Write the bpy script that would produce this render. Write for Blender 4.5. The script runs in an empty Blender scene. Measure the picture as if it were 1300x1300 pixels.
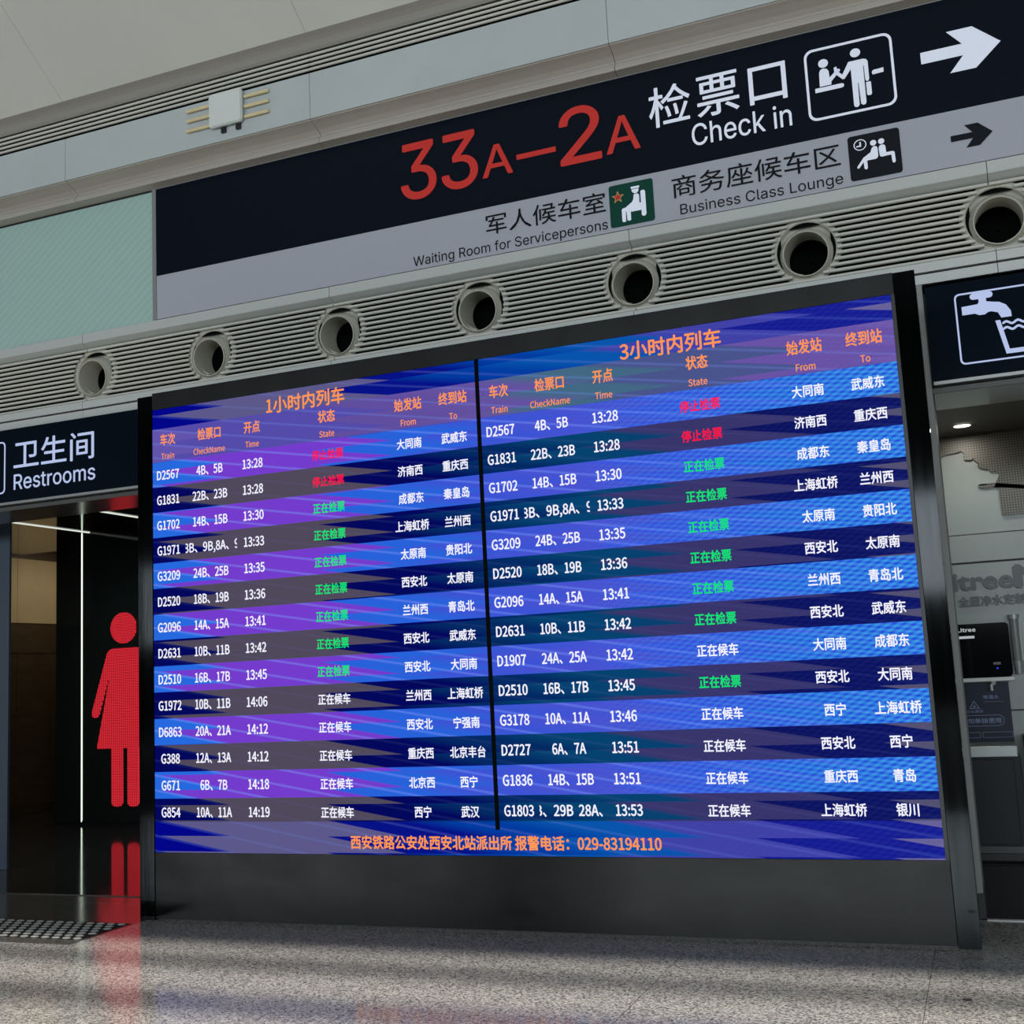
import bpy, bmesh, math, os, random
from mathutils import Matrix, Vector
from math import sin, cos, pi, radians
random.seed(7)
S = bpy.context.scene
COL = S.collection

# ---------------------------------------------------------------- camera
YAW, PITCH, ROLL, DIST, FPX = 0.37505954, 0.13861648, -0.05000705, 6.6492124, 1489.256
def camera():
    cy, sy, cp, sp, cr, sr = cos(YAW), sin(YAW), cos(PITCH), sin(PITCH), cos(ROLL), sin(ROLL)
    fwd = Vector((-sy*cp, cy*cp, sp)); right = Vector((cy, sy, 0)); up = right.cross(fwd)
    r2 = right*cr + up*sr; u2 = -right*sr + up*cr
    cd = bpy.data.cameras.new('camera'); co = bpy.data.objects.new('camera', cd)
    COL.objects.link(co)
    cd.sensor_width = 36; cd.lens = FPX/1300*36; cd.clip_end = 200; cd.clip_start = .05
    m = Matrix((r2, u2, -fwd)).transposed().to_4x4(); m.translation = Vector((0, -DIST, 1.5))
    co.matrix_world = m
    S.camera = co
camera()

# ---------------------------------------------------------------- light and exposure
S.view_settings.view_transform = 'Standard'
try: S.view_settings.look = 'None'
except Exception: pass
S.view_settings.gamma = 1; S.view_settings.use_curve_mapping = False
S.view_settings.exposure = 0.0
S.cycles.max_bounces = 8; S.cycles.diffuse_bounces = 3; S.cycles.glossy_bounces = 4
w = bpy.data.worlds.new('world'); S.world = w; w.use_nodes = True
bg = w.node_tree.nodes['Background']; bg.inputs[0].default_value = (.80, .88, 1.0, 1); bg.inputs[1].default_value = .13

def area(name, loc, rot, sx, sy, power, col=(1, 1, 1), spread=pi):
    l = bpy.data.lights.new(name, 'AREA'); l.shape = 'RECTANGLE'; l.size = sx; l.size_y = sy
    l.energy = power; l.color = col; l.spread = spread
    o = bpy.data.objects.new(name, l); COL.objects.link(o); o.location = loc; o.rotation_euler = rot
    return o
def sun(name, rot, e, ang, col):
    l = bpy.data.lights.new(name, 'SUN'); l.energy = e; l.angle = ang; l.color = col
    o = bpy.data.objects.new(name, l); COL.objects.link(o); o.rotation_euler = rot; o.location = (0, -12, 16)
# tall glazed front of the hall, far behind the photographer
area('hall_window_daylight', (9, -31.6, 4.95), (radians(90), 0, 0), 44, 3.1, 5400, (.86, .94, 1))
area('hall_window_daylight', (-24, -31.6, 4.95), (radians(90), 0, 0), 14, 3.1, 1100, (.86, .94, 1))
# skylight over the concourse
area('skylight_daylight', (2, -9, 11.6), (0, 0, 0), 30, 5, 120, (.95, .98, 1))
sun('sunlight', (radians(28), 0, radians(-6)), 5.8, radians(1.5), (1, .95, .88))

# ---------------------------------------------------------------- helpers
def obj(name, me, mat=None, parent=None, **props):
    if isinstance(me, bmesh.types.BMesh):
        bm = me; me = bpy.data.meshes.new(name); bm.to_mesh(me); bm.free()
    o = bpy.data.objects.new(name, me); COL.objects.link(o)
    if mat and not me.materials: me.materials.append(mat)
    if parent:
        o.parent = parent
        p = parent; T = Vector((0, 0, 0))
        while p: T += p.location; p = p.parent
        o.matrix_parent_inverse = Matrix.Translation(-T) if parent.type == 'EMPTY' else Matrix.Identity(4)
    for k, v in props.items(): o[k] = v
    return o
def thing(name, loc, label, cat, group=None):
    o = bpy.data.objects.new(name, None); COL.objects.link(o); o.location = loc; o.empty_display_size = .1
    o['label'] = label; o['category'] = cat
    if group: o['group'] = group
    return o
def root(name):
    o = bpy.data.objects.new(name, None); COL.objects.link(o); o['kind'] = 'structure'; return o
def bx(bm, x0, x1, y0, y1, z0, z1):
    vs = [bm.verts.new(p) for p in ((x0,y0,z0),(x1,y0,z0),(x1,y1,z0),(x0,y1,z0),(x0,y0,z1),(x1,y0,z1),(x1,y1,z1),(x0,y1,z1))]
    for f in ((0,3,2,1),(4,5,6,7),(0,1,5,4),(1,2,6,5),(2,3,7,6),(3,0,4,7)): bm.faces.new([vs[i] for i in f])
def box(x0, x1, y0, y1, z0, z1, bev=0, seg=2):
    bm = bmesh.new(); bx(bm, x0, x1, y0, y1, z0, z1)
    if bev: bmesh.ops.bevel(bm, geom=list(bm.edges), offset=bev, segments=seg, affect='EDGES', profile=.5)
    return bm
def prism(bm, prof, x0, x1):
    """closed (y,z) profile swept along x"""
    a = [bm.verts.new((x0, y, z)) for y, z in prof]; b = [bm.verts.new((x1, y, z)) for y, z in prof]
    n = len(prof)
    for i in range(n): bm.faces.new((a[i], a[(i+1) % n], b[(i+1) % n], b[i]))
    bm.faces.new(list(reversed(a))); bm.faces.new(b)
    bmesh.ops.recalc_face_normals(bm, faces=bm.faces)
def flat(bm, pts, y, t=.002):
    """thin plate in an x-z plane facing -y, outline pts (x,z), possibly concave"""
    f = [bm.verts.new((x, y, z)) for x, z in pts]
    face = bm.faces.new(f)
    r = bmesh.ops.extrude_face_region(bm, geom=[face])
    for v in r['geom']:
        if isinstance(v, bmesh.types.BMVert): v.co.y += t
    bmesh.ops.recalc_face_normals(bm, faces=bm.faces)
def ell(cx, cz, rx, rz, n=24): return [(cx+rx*cos(2*pi*i/n), cz+rz*sin(2*pi*i/n)) for i in range(n)]
def rrect(x0, x1, z0, z1, r, n=5):
    out = []
    for cx, cz, a in ((x1-r, z0+r, -pi/2), (x1-r, z1-r, 0), (x0+r, z1-r, pi/2), (x0+r, z0+r, pi)):
        for i in range(n+1): out.append((cx+r*cos(a+pi/2*i/n), cz+r*sin(a+pi/2*i/n)))
    return out
def stroke(pts, wd, n=6):
    """outline of a thick round-ended line through pts"""
    P = [Vector(p) for p in pts]; L, Rr = [], []
    for i, p in enumerate(P):
        if i == 0: d = (P[1]-p).normalized()
        elif i == len(P)-1: d = (p-P[i-1]).normalized()
        else: d = ((P[i+1]-p).normalized()+(p-P[i-1]).normalized()).normalized()
        nn = Vector((-d.y, d.x)); k = 1.0
        if 0 < i < len(P)-1:
            e = (P[i]-P[i-1]).normalized(); k = 1/max(.4, abs(nn.dot(Vector((-e.y, e.x)))))
        L.append(p+nn*wd/2*k); Rr.append(p-nn*wd/2*k)
    out = [tuple(q) for q in L]
    d = (P[-1]-P[-2]).normalized(); a = math.atan2(d.y, d.x)
    out += [(P[-1].x+wd/2*cos(a+pi/2-pi*i/n), P[-1].y+wd/2*sin(a+pi/2-pi*i/n)) for i in range(1, n)]
    out += [tuple(q) for q in reversed(Rr)]
    d = (P[0]-P[1]).normalized(); a = math.atan2(d.y, d.x)
    out += [(P[0].x+wd/2*cos(a+pi/2-pi*i/n), P[0].y+wd/2*sin(a+pi/2-pi*i/n)) for i in range(1, n)]
    return out
def ring(bm, o, i, y, t=.002):
    """plate between two outlines with the same number of points"""
    n = len(o)
    for yy in (y, y+t):
        A = [bm.verts.new((p[0], yy, p[1])) for p in o]; B = [bm.verts.new((p[0], yy, p[1])) for p in i]
        for k in range(n): bm.faces.new((A[k], A[(k+1) % n], B[(k+1) % n], B[k]))
    bmesh.ops.recalc_face_normals(bm, faces=bm.faces)
def lathe_y(bm, cx, cz, prof, n=40, smooth=True):
    rows = []
    for r, y in prof:
        rows.append([bm.verts.new((cx+r*cos(2*pi*k/n), y, cz+r*sin(2*pi*k/n))) for k in range(n)])
    for a, b in zip(rows, rows[1:]):
        for k in range(n):
            f = bm.faces.new((a[k], b[k], b[(k+1) % n], a[(k+1) % n])); f.smooth = smooth
    bmesh.ops.recalc_face_normals(bm, faces=bm.faces)

# ---------------------------------------------------------------- materials
def lin(c): return tuple(((v/255)/12.92 if v/255 <= .04045 else ((v/255+.055)/1.055)**2.4) for v in c)
def nd(nt, t, **kw):
    n = nt.nodes.new(t)
    for k, v in kw.items(): setattr(n, k, v)
    return n
def mat(name, rgb, rough=.5, metal=0, spec=.5, grain=0, gscale=20, stretch=(1, 1, 1), bump=0, emit=None, estr=1, rvar=0):
    m = bpy.data.materials.new(name); m.use_nodes = True; nt = m.node_tree; b = nt.nodes['Principled BSDF']
    c = lin(rgb)
    b.inputs['Base Color'].default_value = (*c, 1); b.inputs['Roughness'].default_value = rough
    b.inputs['Metallic'].default_value = metal; b.inputs['Specular IOR Level'].default_value = spec
    if grain or bump or rvar:
        tc = nd(nt, 'ShaderNodeTexCoord'); mp = nd(nt, 'ShaderNodeMapping'); mp.inputs['Scale'].default_value = stretch
        nz = nd(nt, 'ShaderNodeTexNoise'); nz.inputs['Scale'].default_value = gscale; nz.inputs['Detail'].default_value = 5
        nt.links.new(tc.outputs['Object'], mp.inputs['Vector']); nt.links.new(mp.outputs[0], nz.inputs['Vector'])
        if grain:
            cr = nd(nt, 'ShaderNodeValToRGB')
            cr.color_ramp.elements[0].position = .3; cr.color_ramp.elements[1].position = .7
            cr.color_ramp.elements[0].color = (*[v*(1-grain) for v in c], 1)
            cr.color_ramp.elements[1].color = (*[min(1, v*(1+grain)) for v in c], 1)
            nt.links.new(nz.outputs[0], cr.inputs[0]); nt.links.new(cr.outputs[0], b.inputs['Base Color'])
        if bump:
            bp = nd(nt, 'ShaderNodeBump'); bp.inputs['Strength'].default_value = bump; bp.inputs['Distance'].default_value = .004
            nt.links.new(nz.outputs[0], bp.inputs['Height']); nt.links.new(bp.outputs[0], b.inputs['Normal'])
        if rvar:
            mr = nd(nt, 'ShaderNodeMapRange'); mr.inputs[3].default_value = rough-rvar; mr.inputs[4].default_value = rough+rvar
            nt.links.new(nz.outputs[0], mr.inputs[0]); nt.links.new(mr.outputs[0], b.inputs['Roughness'])
    if emit:
        b.inputs['Emission Color'].default_value = (*lin(emit), 1); b.inputs['Emission Strength'].default_value = estr
    return m
def glow(name, rgb, s=1.0):
    m = bpy.data.materials.new(name); m.use_nodes = True; nt = m.node_tree; nt.nodes.clear()
    e = nd(nt, 'ShaderNodeEmission'); e.inputs[0].default_value = (*lin(rgb), 1); e.inputs[1].default_value = s
    o = nd(nt, 'ShaderNodeOutputMaterial'); nt.links.new(e.outputs[0], o.inputs[0]); return m

M_alu = mat('painted_aluminium', (184, 191, 190), .42, .0, .5, grain=.05, gscale=2)
M_cove = mat('warm_grey_moulding', (176, 170, 160), .45, 0, .5, grain=.04, gscale=2)
M_slat = mat('grey_slat', (200, 199, 190), .45, 0, .5, grain=.05, gscale=3, stretch=(.3, 3, 3))
M_ceil = mat('pale_ceiling_panel', (214, 213, 205), .6, 0, .4, grain=.03, gscale=1)
M_dark = mat('black_void', (6, 7, 8), .9, 0, .1)  # flat black: painted shade in gaps and throats, also the divider
M_trim = mat('light_metal_trim', (190, 194, 190), .38, .1, .5)
M_seam = mat('joint_sealant', (70, 70, 68), .8)
M_cab = mat('black_brushed_metal', (17, 19, 20), .3, .1, .4, grain=.22, gscale=3.2, stretch=(1, 1, .35), bump=.05, rvar=.07)
M_cab_base = mat('smudged_black_metal', (10, 11, 11), .2, .05, .2, grain=.35, gscale=4, stretch=(.6, 1, 1.4), bump=.08, rvar=.1)
M_post = mat('polished_black_steel', (21, 23, 24), .07, .85, .5, grain=.3, gscale=9, stretch=(3, 1, .18), bump=.04, rvar=.03)
M_edge = mat('grey_edge_strip', (140, 142, 140), .6, 0, .3)
M_sgn_dk = mat('black_sign_face', (9, 16, 29), .3, 0, .14)
M_sgn_gr = mat('grey_sign_face', (168, 172, 182), .35, 0, .5, emit=(120, 124, 136), estr=.03)
M_sgn_box = mat('navy_black_sign_face', (8, 19, 30), .15, 0, .10)
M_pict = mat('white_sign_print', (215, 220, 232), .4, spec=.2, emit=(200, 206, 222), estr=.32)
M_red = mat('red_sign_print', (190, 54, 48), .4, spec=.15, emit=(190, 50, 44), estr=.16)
M_ink = mat('black_sign_print', (20, 20, 26), .45, spec=.12)
M_green = mat('green_pictogram_plate', (14, 68, 56), .4, spec=.12)
M_blk = mat('charcoal_pictogram_plate', (22, 25, 31), .4, spec=.12)
M_gold = mat('gold_print', (214, 176, 96), .4)
M_starred = mat('star_red_print', (196, 30, 30), .4)
M_boxtext = glow('backlit_white_lettering', (184, 198, 236), .95)
M_frame = mat('brushed_frame', (150, 152, 152), .35, .4)
M_led = glow('white_led_line', (230, 246, 226), 1.7)
M_tube = mat('nozzle_plastic', (186, 184, 170), .42, 0, .5)
M_cream = mat('cream_rod', (222, 206, 160), .5)
M_white = mat('white_plastic', (214, 220, 214), .45)
M_blackp = mat('black_plastic', (22, 24, 26), .4)
M_beige = mat('beige_wall_panel', (176, 158, 124), .6, grain=.06, gscale=3)
M_brown = mat('brown_wood_panel', (70, 54, 36), .45, grain=.25, gscale=5, stretch=(.4, .4, 3))
M_blackglass = mat('black_glass_wall', (30, 35, 34), .08, 0, .5)
M_mirrorceil = mat('dark_mirror_ceiling', (60, 58, 55), .1, .9)
M_soffit = mat('brushed_soffit', (118, 118, 116), .14, .6)
M_blue = mat('blue_grey_partition', (60, 72, 86), .4)
M_walltile = mat('pale_grey_wall_panel', (140, 149, 146), .35, grain=.05, gscale=2)
M_alcceil = mat('taupe_ceiling', (96, 88, 80), .5)
M_navyposter = mat('navy_poster', (6, 22, 48), .4, spec=.2, grain=.3, gscale=3)
M_navycab = mat('navy_cabinet', (9, 15, 24), .4, spec=.2)
M_glossblack = mat('gloss_black_panel', (5, 6, 10), .06)
M_counter = mat('brushed_steel_counter', (150, 156, 154), .35, .3)
M_logo = mat('grey_raised_letters', (74, 84, 86), .4)
M_skirt = mat('dark_skirting', (24, 26, 27), .5)
M_postertext = mat('pale_blue_print', (96, 112, 140), .5, emit=(90, 106, 136), estr=.05)
M_inlet = glow('indicator_blue', (40, 70, 255), 1.4)
M_lampw = glow('downlight_glow', (255, 250, 236), 3.2)
M_white_glow = glow('panel_white_mark', (190, 196, 200), .8)

def m_glass():
    m = mat('frosted_green_glass', (140, 166, 160), .16, 0, .6); nt = m.node_tree; b = nt.nodes['Principled BSDF']
    tc = nd(nt, 'ShaderNodeTexCoord'); mp = nd(nt, 'ShaderNodeMapping'); mp.inputs['Rotation'].default_value = (0, radians(38), 0)
    wv = nd(nt, 'ShaderNodeTexWave'); wv.wave_type = 'BANDS'; wv.bands_direction = 'Z'; wv.inputs['Scale'].default_value = 5.5
    wv.inputs['Distortion'].default_value = 1.2; wv.inputs['Detail'].default_value = 1
    nt.links.new(tc.outputs['Object'], mp.inputs[0]); nt.links.new(mp.outputs[0], wv.inputs[0])
    mx = nd(nt, 'ShaderNodeMix', data_type='RGBA')
    mx.inputs[6].default_value = (*lin((163, 193, 185)), 1); mx.inputs[7].default_value = (*lin((171, 199, 191)), 1)  # diagonal bands: pattern and ceiling reflection painted into the glass colour
    nt.links.new(wv.outputs[1], mx.inputs[0]); nt.links.new(mx.outputs[2], b.inputs['Base Color'])
    return m
M_glass = m_glass()

def m_terrazzo():
    m = bpy.data.materials.new('speckled_granite'); m.use_nodes = True; nt = m.node_tree; b = nt.nodes['Principled BSDF']
    tc = nd(nt, 'ShaderNodeTexCoord')
    vo = nd(nt, 'ShaderNodeTexVoronoi'); vo.inputs['Scale'].default_value = 110
    nz = nd(nt, 'ShaderNodeTexNoise'); nz.inputs['Scale'].default_value = 70; nz.inputs['Detail'].default_value = 6; nz.inputs['Roughness'].default_value = .8
    n2 = nd(nt, 'ShaderNodeTexNoise'); n2.inputs['Scale'].default_value = 1.1; n2.inputs['Detail'].default_value = 3
    for q in (vo, nz, n2): nt.links.new(tc.outputs['Object'], q.inputs['Vector'])
    sep = nd(nt, 'ShaderNodeSeparateColor'); nt.links.new(vo.outputs['Color'], sep.inputs[0])
    ad = nd(nt, 'ShaderNodeMath', operation='ADD'); nt.links.new(sep.outputs[0], ad.inputs[0])
    mm = nd(nt, 'ShaderNodeMath', operation='MULTIPLY'); mm.inputs[1].default_value = 1.4; nt.links.new(nz.outputs[0], mm.inputs[0]); nt.links.new(mm.outputs[0], ad.inputs[1])
    cr = nd(nt, 'ShaderNodeValToRGB'); e = cr.color_ramp.elements
    e[0].position = .30; e[0].color = (*lin((46, 46, 46)), 1); e[1].position = .95; e[1].color = (*lin((178, 175, 168)), 1)
    x = e.new(.6); x.color = (*lin((116, 115, 111)), 1)
    dv = nd(nt, 'ShaderNodeMath', operation='MULTIPLY'); dv.inputs[1].default_value = .6; nt.links.new(ad.outputs[0], dv.inputs[0])
    nt.links.new(dv.outputs[0], cr.inputs[0])
    nt.links.new(cr.outputs[0], b.inputs['Base Color'])
    mr = nd(nt, 'ShaderNodeMapRange'); mr.inputs[3].default_value = .07; mr.inputs[4].default_value = .15
    nt.links.new(n2.outputs[0], mr.inputs[0]); nt.links.new(mr.outputs[0], b.inputs['Roughness'])
    bp = nd(nt, 'ShaderNodeBump'); bp.inputs['Strength'].default_value = .04; bp.inputs['Distance'].default_value = .002
    nt.links.new(nz.outputs[0], bp.inputs['Height']); nt.links.new(bp.outputs[0], b.inputs['Normal'])
    b.inputs['Specular IOR Level'].default_value = .5
    return m
M_terr = m_terrazzo()
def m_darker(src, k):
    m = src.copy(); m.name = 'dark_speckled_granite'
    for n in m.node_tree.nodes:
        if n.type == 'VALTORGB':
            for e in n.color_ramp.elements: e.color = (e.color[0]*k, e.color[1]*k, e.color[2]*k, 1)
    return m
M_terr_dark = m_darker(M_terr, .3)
M_darkfloor = mat('polished_dark_stone', (42, 42, 42), .07, 0, .5, grain=.3, gscale=6, bump=.02)

def m_perf():
    m = mat('perforated_metal', (84, 82, 76), .4, .4); nt = m.node_tree; b = nt.nodes['Principled BSDF']
    tc = nd(nt, 'ShaderNodeTexCoord'); mp = nd(nt, 'ShaderNodeMapping'); mp.inputs['Rotation'].default_value = (0, radians(45), 0)
    mp.inputs['Scale'].default_value = (70, 0, 70)
    ck = nd(nt, 'ShaderNodeTexChecker'); ck.inputs['Scale'].default_value = 1
    nt.links.new(tc.outputs['Object'], mp.inputs[0]); nt.links.new(mp.outputs[0], ck.inputs['Vector'])
    ck.inputs['Color1'].default_value = (*lin((62, 61, 57)), 1); ck.inputs['Color2'].default_value = (*lin((98, 96, 89)), 1)
    nt.links.new(ck.outputs[0], b.inputs['Base Color']); return m
M_perf = m_perf()

def m_ledred():
    m = bpy.data.materials.new('red_led_matrix'); m.use_nodes = True; nt = m.node_tree; nt.nodes.clear()
    tc = nd(nt, 'ShaderNodeTexCoord'); sp = nd(nt, 'ShaderNodeSeparateXYZ'); nt.links.new(tc.outputs['Object'], sp.inputs[0])
    def pulse(sock, k):
        a = nd(nt, 'ShaderNodeMath', operation='MULTIPLY'); a.inputs[1].default_value = k; nt.links.new(sock, a.inputs[0])
        f = nd(nt, 'ShaderNodeMath', operation='FRACT'); nt.links.new(a.outputs[0], f.inputs[0])
        s = nd(nt, 'ShaderNodeMath', operation='SUBTRACT'); s.inputs[1].default_value = .5; nt.links.new(f.outputs[0], s.inputs[0])
        p = nd(nt, 'ShaderNodeMath', operation='POWER'); p.inputs[1].default_value = 2; nt.links.new(s.outputs[0], p.inputs[0]); return p
    a = pulse(sp.outputs[0], 52); c = pulse(sp.outputs[2], 52)
    d = nd(nt, 'ShaderNodeMath', operation='ADD'); nt.links.new(a.outputs[0], d.inputs[0]); nt.links.new(c.outputs[0], d.inputs[1])
    cr = nd(nt, 'ShaderNodeValToRGB'); e = cr.color_ramp.elements
    e[0].position = .0; e[0].color = (*lin((250, 70, 76)), 1); e[1].position = .27; e[1].color = (*lin((70, 6, 14)), 1)
    x = e.new(.10); x.color = (*lin((206, 28, 44)), 1)
    nt.links.new(d.outputs[0], cr.inputs[0])
    em = nd(nt, 'ShaderNodeEmission'); em.inputs[1].default_value = 1.15; nt.links.new(cr.outputs[0], em.inputs[0])
    o = nd(nt, 'ShaderNodeOutputMaterial'); nt.links.new(em.outputs[0], o.inputs[0]); return m
M_ledred = m_ledred()

# LED wall picture: colour bands with saw-tooth edges, drifting streaks and a fine weave at the right
SAW_P, SAW_L, SAW_Z = .1, .56, 3.449
def m_screen(name, stops, streak, weave, strength=1.0, weave_col=((26, 48, 214), (66, 168, 232))):
    m = bpy.data.materials.new(name); m.use_nodes = True; nt = m.node_tree; nt.nodes.clear()
    def math_(op, a, b=None, c=None):
        n = nd(nt, 'ShaderNodeMath', operation=op)
        for i, v in enumerate((a, b, c)):
            if v is None: continue
            if isinstance(v, (int, float)): n.inputs[i].default_value = v
            else: nt.links.new(v, n.inputs[i])
        return n.outputs[0]
    tc = nd(nt, 'ShaderNodeTexCoord'); sp = nd(nt, 'ShaderNodeSeparateXYZ'); nt.links.new(tc.outputs['Object'], sp.inputs[0])
    X, Z = sp.outputs[0], sp.outputs[2]
    down = math_('DIVIDE', math_('SUBTRACT', SAW_Z, Z), SAW_P)
    fr = math_('FRACT', down)
    t = math_('SUBTRACT', X, math_('MULTIPLY', fr, SAW_L))
    mr = nd(nt, 'ShaderNodeMapRange'); mr.inputs[1].default_value = -6.0; mr.inputs[2].default_value = 0.0
    nt.links.new(t, mr.inputs[0])
    cr = nd(nt, 'ShaderNodeValToRGB'); cr.color_ramp.interpolation = 'LINEAR'; e = cr.color_ramp.elements
    first = True; soft = {}
    pts = []
    for i, (x, c, s) in enumerate(stops):      # x = left end of the colour, s = softness of the change
        p = (x+6)/6
        if i == 0: pts.append((0, c)); continue
        pts.append((p-.0005-s/6, stops[i-1][1])); pts.append((p+.0005, c))
    e[0].position = pts[0][0]; e[0].color = (*lin(pts[0][1]), 1)
    e[1].position = 1; e[1].color = (*lin(pts[-1][1]), 1)
    for p, c in pts[1:]:
        q = e.new(p); q.color = (*lin(c), 1)
    nt.links.new(mr.outputs[0], cr.inputs[0])
    col = cr.outputs[0]
    # drifting lighter streaks, parallel to the saw-tooth edges
    g = math_('FRACT', math_('SUBTRACT', math_('DIVIDE', math_('SUBTRACT', SAW_Z, Z), .1), math_('DIVIDE', X, SAW_L)))
    g = math_('SUBTRACT', 1.0, math_('MULTIPLY', math_('ABSOLUTE', math_('SUBTRACT', g, .5)), 9.0))
    g = math_('MULTIPLY', math_('MAXIMUM', g, 0.0), streak)
    mx = nd(nt, 'ShaderNodeMix', data_type='RGBA'); nt.links.new(g, mx.inputs[0]); nt.links.new(col, mx.inputs[6])
    mx.inputs[7].default_value = (*lin((120, 150, 250)), 1); col = mx.outputs[2]
    # weave that grows to the right
    if weave:
        u = math_('ADD', math_('MULTIPLY', X, 70.0), math_('MULTIPLY', Z, 40.0))
        v = math_('SUBTRACT', math_('MULTIPLY', X, 38.0), math_('MULTIPLY', Z, 210.0))
        s = math_('MULTIPLY', math_('SINE', u), math_('SINE', v))
        s = math_('ADD', math_('MULTIPLY', s, .5), .5)
        am = nd(nt, 'ShaderNodeMapRange'); am.inputs[1].default_value = -2.2; am.inputs[2].default_value = -.35
        nt.links.new(X, am.inputs[0])
        am = math_('MULTIPLY', am.outputs[0], weave)
        wc = nd(nt, 'ShaderNodeMix', data_type='RGBA'); nt.links.new(s, wc.inputs[0])
        wc.inputs[6].default_value = (*lin(weave_col[0]), 1); wc.inputs[7].default_value = (*lin(weave_col[1]), 1)
        m2 = nd(nt, 'ShaderNodeMix', data_type='RGBA'); nt.links.new(am, m2.inputs[0]); nt.links.new(col, m2.inputs[6]); nt.links.new(wc.outputs[2], m2.inputs[7])
        col = m2.outputs[2]
    em = nd(nt, 'ShaderNodeEmission'); em.inputs[1].default_value = strength; nt.links.new(col, em.inputs[0])
    o = nd(nt, 'ShaderNodeOutputMaterial'); nt.links.new(em.outputs[0], o.inputs[0]); return m
XB = (-5.9, -5.28, -3.99, -3.2, -2.55, -2.05, -1.27, -.55)
def stops(cols, soft=(0, 0, 0, .3, .35, .12, 0, 0)): return [(XB[i], cols[i], soft[i]) for i in range(len(cols))]
N = (3, 8, 92)
M_row_dark = m_screen('led_row_dark', stops([N, (80, 73, 92), N, (4, 42, 100), (6, 66, 112), (58, 54, 106), (10, 16, 92), (92, 88, 112)]), .03, .22, weave_col=((14, 14, 110), (40, 60, 130)))
M_row_light = m_screen('led_row_blue', stops([(38, 104, 222), (116, 60, 204), (40, 98, 218), (60, 84, 212), (72, 82, 208), (60, 82, 218), (46, 104, 218), (70, 120, 225)]), .42, .85)
M_header = m_screen('led_header_band', stops([(98, 84, 172), (84, 76, 168), (96, 78, 158), (100, 82, 160), (66, 104, 132), (72, 84, 138), (104, 82, 164), (110, 90, 170)]), .22, .10, weave_col=((80, 60, 160), (120, 110, 180)))
M_bare = m_screen('led_background', stops([(2, 6, 136), (92, 88, 138), (6, 18, 134), (2, 60, 160), (8, 84, 172), (66, 66, 166), (20, 26, 142), (110, 104, 150)]), .12, .16, weave_col=((20, 20, 150), (60, 80, 180)))
E_white = glow('led_white_text', (238, 238, 252), 1.05)
E_orange = glow('led_orange_text', (255, 150, 84), 1.0)
E_red = glow('led_red_text', (252, 20, 70), 1.0)
E_green = glow('led_green_text', (16, 228, 118), 1.0)

# ---------------------------------------------------------------- lettering
def load_font(fn):
    try: return bpy.data.fonts.load(os.path.join(bpy.utils.resource_path('LOCAL'), 'datafiles', 'fonts', fn))
    except Exception: return None
F_CJK, F_INT = load_font('Noto Sans CJK Regular.woff2'), load_font('Inter.woff2')
_tobs = {}
def tcurve(font, off, body, res=3):
    off = 0
    key = 'n' if font is None else font.name
    if key not in _tobs:
        c = bpy.data.curves.new('txt', 'FONT'); o = bpy.data.objects.new('txt', c)
        if font: c.font = font
        _tobs[key] = o
    o = _tobs[key]; o.data.offset = off; o.data.body = body; o.data.resolution_u = res
    return bpy.data.meshes.new_from_object(o)
def outline_mesh(font, body):
    from mathutils.geometry import tessellate_polygon, interpolate_bezier
    tcurve(font, 0, 'H'); o = _tobs[font.name]; o.data.body = body
    cu = o.to_curve(bpy.context.evaluated_depsgraph_get()) if True else None
    loops = []
    for sp in cu.splines:
        P_ = []
        if sp.type == 'BEZIER':
            n = len(sp.bezier_points)
            for i in range(n):
                a, b = sp.bezier_points[i], sp.bezier_points[(i+1) % n]
                if (a.handle_right-a.co).length < 1e-5 and (b.handle_left-b.co).length < 1e-5: P_.append(a.co.to_2d()); continue
                P_ += [q.to_2d() for q in interpolate_bezier(a.co, a.handle_right, b.handle_left, b.co, 6)[:-1]]
        else: P_ = [Vector(q.co[:2]) for q in sp.points]
        A = sum(P_[i].cross(P_[(i+1) % len(P_)]) for i in range(len(P_)))/2
        loops.append((P_, A))
    o.to_curve_clear()
    from mathutils.geometry import delaunay_2d_cdt
    vs, es = [], []
    for P_, A in loops:
        P_ = [q for k_, q in enumerate(P_) if (q-P_[k_-1]).length > 1e-5]
        o_ = len(vs); vs += P_; es += [(o_+k_, o_+(k_+1) % len(P_)) for k_ in range(len(P_))]
    V, E_, Fc = delaunay_2d_cdt(vs, es, [], 0, 1e-6)[:3]
    segs = [(vs[a], vs[b]) for a, b in es]
    def wind(p):
        w_ = 0
        for a, b in segs:
            if (a.y > p.y) != (b.y > p.y):
                if p.x < (b.x-a.x)*(p.y-a.y)/(b.y-a.y)+a.x: w_ += 1 if b.y > a.y else -1
        return w_
    Fc = [f for f in Fc if wind((V[f[0]]+V[f[1]]+V[f[2]])/3) != 0]
    m = bpy.data.meshes.new('t'); m.from_pydata([(q.x, q.y, 0) for q in V], [], [tuple(f) for f in Fc]); return m
def bounds(me):
    xs = [v.co.x for v in me.vertices]; ys = [v.co.y for v in me.vertices]; return min(xs), max(xs), min(ys), max(ys)
def cap(font):
    m = tcurve(font, 0, 'H'); b = bounds(m); bpy.data.meshes.remove(m); return b[3]-b[2]
CAP = {}
def text_mesh(body, font=None, off=.0):
    global CAPK
    k = 'n' if font is None else font.name
    if k not in CAP: CAP[k] = cap(font)
    CAPK = CAP[k]
    global EMB
    EMB = off
    if font is not None and font is F_INT: return outline_mesh(font, body), CAP[k]
    return tcurve(font, 0, body), CAP[k]
EMB = 0
CAPK = .7
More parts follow.
